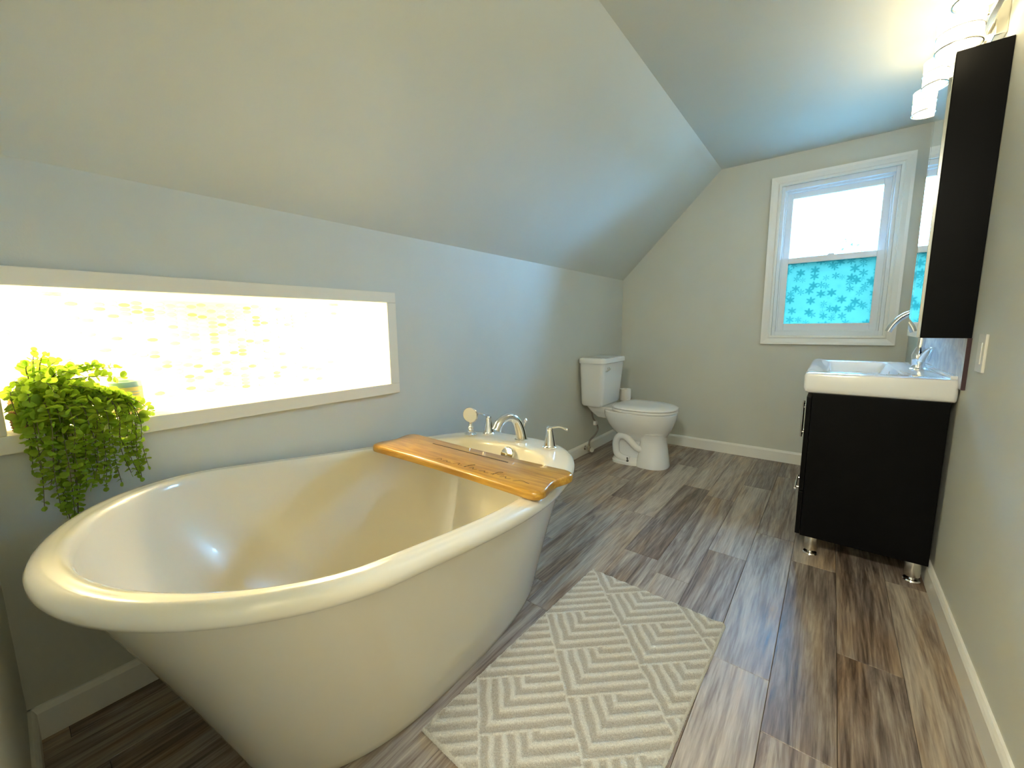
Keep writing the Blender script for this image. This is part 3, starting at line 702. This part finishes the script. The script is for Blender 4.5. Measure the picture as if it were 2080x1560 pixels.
# ceramic top
SX0, SX1, SZ0, SZ1 = -0.078, XR-0.004, 0.7175, 0.800
sk = thing('vanity_sink', 'white ceramic sink top with rectangular basin on the black cabinet', 'sink', (0.15, 2.465, SZ0))
NR = 6
def sr(x0, x1, y0, y1, z, r): return rrect(x0, x1, y0, y1, z, r, NR)
SY0, SY1 = VY0-0.006, VY1+0.010
rs = [sr(SX0+0.012, SX1-0.002, SY0+0.012, SY1-0.012, SZ0, 0.012), sr(SX0+0.004, SX1, SY0+0.004, SY1-0.004, SZ0+0.006, 0.014), sr(SX0, SX1, SY0, SY1, SZ0+0.02, 0.014), sr(SX0, SX1, SY0, SY1, SZ1-0.012, 0.014), sr(SX0+0.003, SX1-0.002, SY0+0.003, SY1-0.003, SZ1-0.004, 0.014), sr(SX0+0.010, SX1-0.006, SY0+0.010, SY1-0.010, SZ1, 0.012),
      sr(-0.010, 0.232, SY0+0.105, SY1-0.105, SZ1-0.001, 0.020), sr(-0.004, 0.226, SY0+0.111, SY1-0.111, SZ1-0.006, 0.018), sr(0.004, 0.205, SY0+0.125, SY1-0.125, SZ1-0.050, 0.025), sr(0.025, 0.180, SY0+0.150, SY1-0.150, SZ1-0.064, 0.03), sr(0.08, 0.13, 2.44, 2.49, SZ1-0.066, 0.02)]
obj('basin', loft(rs), M_CERAMIC, sk, True)
obj('back_ledge', box(SX1-0.024, SX1, SY0+0.012, SY1-0.012, SZ1-0.002, SZ1+0.012, bevel=0.005), M_CERAMIC, sk)
obj('drain', lathe((0.105, 2.465, SZ1-0.0665), (0, 0, 1), [(0.022, 0), (0.022, 0.002), (0.016, 0.003), (0.001, 0.0025)], 24), M_CHROME, sk, True)
obj('overflow_hole', lathe((0.2135, 2.465, SZ1-0.028), (-1, 0, 0.3), [(0.011, 0), (0.011, 0.002), (0.006, 0.0025)], 18), M_CHROME, sk, True)
# faucet
FX, FY = 0.300, 2.440
fc = thing('sink_faucet', 'chrome single-lever faucet with high arched spout on the sink', 'faucet', (FX, FY, SZ1))
obj('base_plate', lathe((FX, FY, SZ1-0.001), (0, 0, 1), [(0.032, 0), (0.032, 0.004), (0.026, 0.007)], 28), M_CHROME, fc, True)
obj('body', lathe((FX, FY, SZ1+0.004), (0, 0, 1), [(0.023, 0), (0.021, 0.010), (0.023, 0.030), (0.026, 0.055), (0.020, 0.075), (0.014, 0.090)], 28), M_CHROME, fc, True)
obj('spout', tube([(FX, FY, SZ1+0.080), (FX+0.002, FY, SZ1+0.140), (FX-0.002, FY, SZ1+0.200), (FX-0.030, FY, SZ1+0.238), (FX-0.066, FY, SZ1+0.226), (FX-0.095, FY, SZ1+0.190), (FX-0.108, FY, SZ1+0.160)], lambda u: 0.0125-0.001*u, n=16), M_CHROME, fc, True)
obj('lever', tube([(FX+0.012, FY-0.012, SZ1+0.040), (FX+0.018, FY-0.035, SZ1+0.072), (FX+0.024, FY-0.060, SZ1+0.090), (FX+0.028, FY-0.088, SZ1+0.094)], lambda u: 0.017*(1-u)**0.7+0.004, n=14, flat=0.7), M_CHROME, fc, True)
# stone splash strip
struct(obj('trim_3', box(XR-0.010, XR, 2.000, 2.900, SZ1-0.03, 0.945, bevel=0.001), M_MARBLE))
obj_e = struct(obj('trim_4', box(XR-0.0110, XR, 1.9975, 2.000, SZ1-0.03, 0.945), pmat('dark_edge_strip', (0.06, 0.03, 0.04), 0.4, bump=0.02, bscale=100)))

# ------------------------------------------------------------------ mirror cabinet
CY0, CY1, CX0, CZ0, CZ1 = 2.000, 2.235, 0.242, 0.945, 1.852
mc = thing('mirror_cabinet', 'tall black wall cabinet with mirrored front above the sink', 'cabinet', (0.305, 2.12, CZ0))
obj('carcass', box(CX0, XR-0.001, CY0, CY1, CZ0, CZ1, bevel=0.0015), M_BLACK, mc)
obj('mirror_door', box(CX0-0.010, CX0-0.001, CY0, 2.196, CZ0+0.002, CZ1-0.002, bevel=0.001), M_MIRROR, mc, label='mirrored door leaf')
obj('mirror_door', box(CX0-0.010, CX0-0.001, 2.201, CY1, CZ0+0.002, CZ1-0.002, bevel=0.001), M_MIRROR, mc)
obj('door_gap', box(CX0-0.0085, CX0-0.001, 2.1962, 2.2008, CZ0+0.004, CZ1-0.05), M_BLACKP, mc)

# ------------------------------------------------------------------ vanity light
lt = thing('vanity_light', 'bar wall light with four lit round shades above mirror cabinet', 'wall lamp', (XR, 2.16, 1.98))
obj('back_plate', box(XR-0.030, XR, 2.11, 2.25, 1.915, 2.010, bevel=0.004), M_BRUSH, lt)
obj('bar', box(XR-0.055, XR-0.035, 1.72, 2.64, 1.950, 1.970, bevel=0.003), M_BRUSH, lt)
obj('bar_stem', box(XR-0.040, XR-0.028, 2.16, 2.20, 1.945, 1.975), M_BRUSH, lt)
for y in (1.79, 2.05, 2.31, 2.57):
    obj('arm', tube([(XR-0.045, y, 1.960), (XR-0.08, y, 1.955), (XR-0.115, y, 1.930)], 0.006, n=10), M_BRUSH, lt, True)
    s_ = obj('shade', lathe((XR-0.115, y, 1.880), (0, 0, 1), [(0.040, 0), (0.050, 0.004), (0.054, 0.012), (0.054, 0.042), (0.050, 0.045), (0.050, 0.048), (0.054, 0.051), (0.056, 0.090), (0.050, 0.092), (0.046, 0.060)], 32, cap=True), M_SHADE, lt, True)
    for zz in (0.0, 0.044):
        obj('band', lathe((XR-0.115, y, 1.881+zz), (0, 0, 1), [(0.0535, 0), (0.0565, 0.0005), (0.0565, 0.0035), (0.0535, 0.004)], 32, cap=False), M_BRUSH, s_, True)

# switch plate on the right wall
sw = thing('switch_plate', 'ivory light switch plate on the right wall before the vanity', 'switch', (XR, 1.852, 0.905))
pl = obj('plate', box(XR-0.007, XR, 1.815, 1.889, 0.846, 0.962, bevel=0.0025), M_PLASTIC, sw)
obj('rocker', box(XR-0.0095, XR-0.006, 1.836, 1.868, 0.871, 0.937, bevel=0.0015), M_PLASTIC, sw)

# ------------------------------------------------------------------ bath mat
def mat_pattern(u, v):
    """herringbone of striped blocks turned 45 degrees; returns 0..1 stripe weight"""
    A, B, n = 0.235, 0.160, 5
    a = (u+v)/math.sqrt(2) + 5.03; b = (v-u)/math.sqrt(2) + 5.0
    i = math.floor(a/A); fa = a - i*A; fb = (b - 0.5*B*i) % B
    s = min(fa, fb)/B*n
    d_ = abs(s - round(s))
    return 1.0 - min(1.0, max(0.0, (d_-0.12)/0.20))
MW, MH = 0.500, 0.865
nx, nyy = 250, 432
verts, faces, stripe = [], [], []
rg = random.Random(11)
for j in range(nyy+1):
    for i in range(nx+1):
        u, v = MW*i/nx, MH*j/nyy
        wob = 0.0012*math.sin(v*70+3*math.sin(u*23)) + 0.001*math.sin(u*110)
        s = mat_pattern(u+wob, v+wob*0.6)
        e = min(u, MW-u, v, MH-v); edge = min(1.0, e/0.010)
        edge = math.sqrt(max(0.0, 1-(1-edge)**2))
        z = 0.002 + (0.011 + 0.0035*s + rg.uniform(-0.0016, 0.0016))*edge
        jx, jy = rg.uniform(-0.0007, 0.0007), rg.uniform(-0.0007, 0.0007)
        verts.append((u-MW/2+jx, v-MH/2+jy, z)); stripe.append(max(0, min(1, s*0.9+rg.uniform(-0.15, 0.15))) if e > 0.006 else 0.75)
for j in range(nyy):
    for i in range(nx):
        a = j*(nx+1)+i; faces.append((a, a+1, a+nx+2, a+nx+1))
me = bpy.data.meshes.new('bath_mat'); me.from_pydata(verts, [], faces); me.materials.append(M_RUG)
att = me.attributes.new('stripe', 'FLOAT', 'POINT'); att.data.foreach_set('value', stripe)
for p in me.polygons: p.use_smooth = True
bmo = bpy.data.objects.new('bath_mat', me); COL.objects.link(bmo)
bmo.location = (-0.468, 0.968, 0.0005); bmo.rotation_euler = (0, 0, math.radians(-1.8))
tag(bmo, 'beige and cream tufted bath mat with striped herringbone pattern on floor', 'bath mat')

# ------------------------------------------------------------------ candle jar in the niche
cx_, cy_ = -1.545, 0.206
cj = thing('candle_jar', 'pale teal candle jar with yellow label beside the plant', 'candle', (cx_, cy_, NZ0))
obj('jar', lathe((cx_, cy_, NZ0), (0, 0, 1), [(0.028, 0), (0.033, 0.003), (0.0365, 0.012), (0.0375, 0.050), (0.0365, 0.094), (0.0345, 0.096), (0.0335, 0.092), (0.034, 0.060)], 36, cap=True), M_JAR, cj, True)
obj('wax', lathe((cx_, cy_, NZ0+0.060), (0, 0, 1), [(0.033, 0), (0.033, 0.010), (0.001, 0.011)], 30), M_WAX, cj, True)
obj('amber_band', lathe((cx_, cy_, NZ0+0.0025), (0, 0, 1), [(0.0333, 0), (0.0368, 0.010), (0.0374, 0.016), (0.0375, 0.018)], 36, cap=False), M_WAX, cj, True)
def arc_patch(a0, a1, z0, z1, r, n=14):
    bm = bmesh.new(); rows_ = []
    for z in (z0, z1):
        rows_.append([bm.verts.new((cx_+r*math.cos(a0+(a1-a0)*i/n), cy_+r*math.sin(a0+(a1-a0)*i/n), z)) for i in range(n+1)])
    for i in range(n): bm.faces.new((rows_[0][i], rows_[0][i+1], rows_[1][i+1], rows_[1][i]))
    return bm
lb = obj('label', arc_patch(math.radians(-25), math.radians(70), NZ0+0.026, NZ0+0.080, 0.0380), M_LABEL, cj, True)
for q, z in enumerate((0.066, 0.058, 0.047, 0.041)):
    obj('print_line', arc_patch(math.radians(-8+3*q), math.radians(52-4*q), NZ0+z, NZ0+z+0.0022, 0.0383, 10), M_JAR, lb)

# ------------------------------------------------------------------ trailing plant
PX, PYc = -1.530, 0.038
pt = thing('potted_plant', 'trailing green round-leaved plant in a straw basket on the niche sill', 'plant', (PX, PYc, NZ0))
prof = []
for i in range(25):
    u = i/24; prof.append((0.034+0.008*math.sin(math.pi*(0.25+0.6*u)) + 0.0012*math.cos(i*math.pi), 0.080*u))
obj('basket', lathe((PX, PYc, NZ0), (0, 0, 1), prof + [(0.034, 0.078), (0.030, 0.066)], 28), M_BASKET, pt, True)
rg = random.Random(21)
stems = []
top = Vector((PX, PYc, NZ0+0.075))
def S(*pts): stems.append([top+Vector((rg.uniform(-.012, .012), rg.uniform(-.012, .012), -0.01))] + [Vector(p) for p in pts])
# upright and arching
S((-1.52, 0.045, 0.90), (-1.50, 0.052, 0.955)); S((-1.52, 0.06, 0.90), (-1.50, 0.085, 0.930)); S((-1.51, 0.07, 0.885), (-1.485, 0.12, 0.918), (-1.47, 0.145, 0.915))
S((-1.51, 0.08, 0.880), (-1.48, 0.14, 0.905), (-1.465, 0.185, 0.908)); S((-1.50, 0.07, 0.875), (-1.47, 0.14, 0.888), (-1.45, 0.19, 0.882)); S((-1.50, 0.06, 0.87), (-1.45, 0.11, 0.868), (-1.43, 0.155, 0.85))
S((-1.50, 0.02, 0.88), (-1.46, 0.015, 0.89)); S((-1.48, 0.03, 0.865), (-1.42, 0.03, 0.865), (-1.40, 0.03, 0.845))
S((-1.48, 0.04, 0.885), (-1.43, 0.06, 0.885), (-1.41, 0.07, 0.86)); S((-1.50, 0.035, 0.91), (-1.47, 0.04, 0.925)); S((-1.49, 0.08, 0.90), (-1.455, 0.11, 0.90))
S((-1.49, 0.07, 0.86), (-1.43, 0.10, 0.845), (-1.415, 0.115, 0.815)); S((-1.50, 0.10, 0.85), (-1.455, 0.17, 0.84), (-1.435, 0.215, 0.815), (-1.43, 0.235, 0.785))
S((-1.49, 0.01, 0.865), (-1.43, 0.005, 0.855), (-1.41, 0.008, 0.82)); S((-1.51, 0.06, 0.93), (-1.495, 0.07, 0.945)); S((-1.50, 0.10, 0.90), (-1.47, 0.15, 0.915))
# trailing over the sill
for (y, zb, xo) in ((0.020, 0.69, -1.415), (0.035, 0.72, -1.40), (0.050, 0.565, -1.425), (0.062, 0.530, -1.428), (0.075, 0.540, -1.42), (0.085, 0.60, -1.435), (0.095, 0.62, -1.425), (0.110, 0.655, -1.43), (0.125, 0.630, -1.43), (0.140, 0.640, -1.435), (0.155, 0.610, -1.435), (0.168, 0.630, -1.43), (0.180, 0.660, -1.435), (0.195, 0.640, -1.437), (0.205, 0.665, -1.437), (0.065, 0.58, -1.44), (0.03, 0.60, -1.41), (0.055, 0.60, -1.40), (0.07, 0.56, -1.41), (0.08, 0.55, -1.436), (0.115, 0.62, -1.41), (0.135, 0.61, -1.42), (0.15, 0.64, -1.42), (0.185, 0.625, -1.43), (0.20, 0.61, -1.436), (0.21, 0.64, -1.43), (0.022, 0.66, -1.43), (0.09, 0.64, -1.40), (0.100, 0.66, -1.415), (0.045, 0.64, -1.435), (0.13, 0.70, -1.42), (0.17, 0.70, -1.42)):
    q = rg.uniform(-0.01, 0.01)
    S((-1.49, PYc+(y-PYc)*0.5, 0.852), (xo-0.01, y*0.9+0.004, 0.825+q), (xo+0.012, y, 0.775+q), (xo+0.006, y+rg.uniform(-.008, .008), (0.77+zb)/2), (xo, y+rg.uniform(-.012, .012), zb))
leaf_list = []
for st in stems:
    P = smooth_path(st, 7)
    obj('stem', tube(st, lambda u: 0.0016-0.0009*u, n=5, sub=5), M_STEM, pt, True)
    acc = 0.0; nxt = 0.018; side = 1; L_ = sum((b_-a_).length for a_, b_ in zip(P, P[1:]))
    run = 0.0
    for a_, b_ in zip(P, P[1:]):
        seg = (b_-a_).length; dd = (b_-a_).normalized() if seg > 0 else Vector((0, 0, 1))
        while run + seg >= nxt:
            p = a_ + dd*(nxt-run); u = nxt/L_
            for sd in (-1, 1):
                ax = dd.orthogonal().normalized(); ax.rotate(Matrix.Rotation(rg.uniform(0, 6.28), 3, dd)); 
                out = (ax*1.0 + dd*0.35 + Vector((0.25, 0, 0.15))).normalized()
                size = (0.0150 - 0.0065*u)*rg.uniform(0.7, 1.2)*(0.82 if p.z < NZ0 else 1.0)
                if p.x + out.x*size*2 < XL+0.022 and p.z < NZ0+0.005: out.x = abs(out.x)
                leaf_list.append((p, out, size, rg.uniform(0, 6.28)))
            nxt += rg.uniform(0.0095, 0.014)
        run += seg
    leaf_list.append((P[-1], (P[-1]-P[-2]).normalized(), 0.007, rg.uniform(0, 6.28)))
# round leaf, unit size, base at origin pointing +Y
LV = [(0, 0, 0), (0.55, 0.35, 0.08), (0.85, 0.95, 0.14), (0.62, 1.55, 0.08), (0, 1.9, -0.05), (-0.62, 1.55, 0.08), (-0.85, 0.95, 0.14), (-0.55, 0.35, 0.08), (0, 0.95, 0.0)]
LF = [(0, 1, 8), (1, 2, 8), (2, 3, 8), (3, 4, 8), (4, 5, 8), (5, 6, 8), (6, 7, 8), (7, 0, 8)]
leaf_me = bpy.data.meshes.new('leaf'); leaf_me.from_pydata(LV, [], LF); leaf_me.materials.append(M_LEAF)
for p in leaf_me.polygons: p.use_smooth = True
def leaf_matrix(p, out, size, roll):
    y_ = out; x_ = y_.orthogonal().normalized(); x_.rotate(Matrix.Rotation(roll, 3, y_)); z_ = x_.cross(y_)
    m3 = Matrix((x_, y_, z_)).transposed().to_4x4() @ Matrix.Scale(size, 4); m3.translation = p; return m3
leaf_list.sort(key=lambda l: -l[2]*(1.2 if l[0].y > 0.0 else 0.5))
inv = Matrix.Translation(-wl(pt))
for l in leaf_list[:300]:
    o = bpy.data.objects.new('leaf', leaf_me); COL.objects.link(o); o.parent = pt; o.matrix_local = inv @ leaf_matrix(*l)
vs, fs = [], []
for l in leaf_list[300:]:
    m4 = leaf_matrix(*l); n0 = len(vs); vs += [tuple(m4 @ Vector(v)) for v in LV]; fs += [tuple(n0+i for i in f_) for f_ in LF]
me = bpy.data.meshes.new('foliage'); me.from_pydata([tuple(Vector(v)-wl(pt)) for v in vs], [], fs); me.materials.append(M_LEAF)
o = bpy.data.objects.new('foliage', me); COL.objects.link(o); o.parent = pt; o['kind'] = 'stuff'
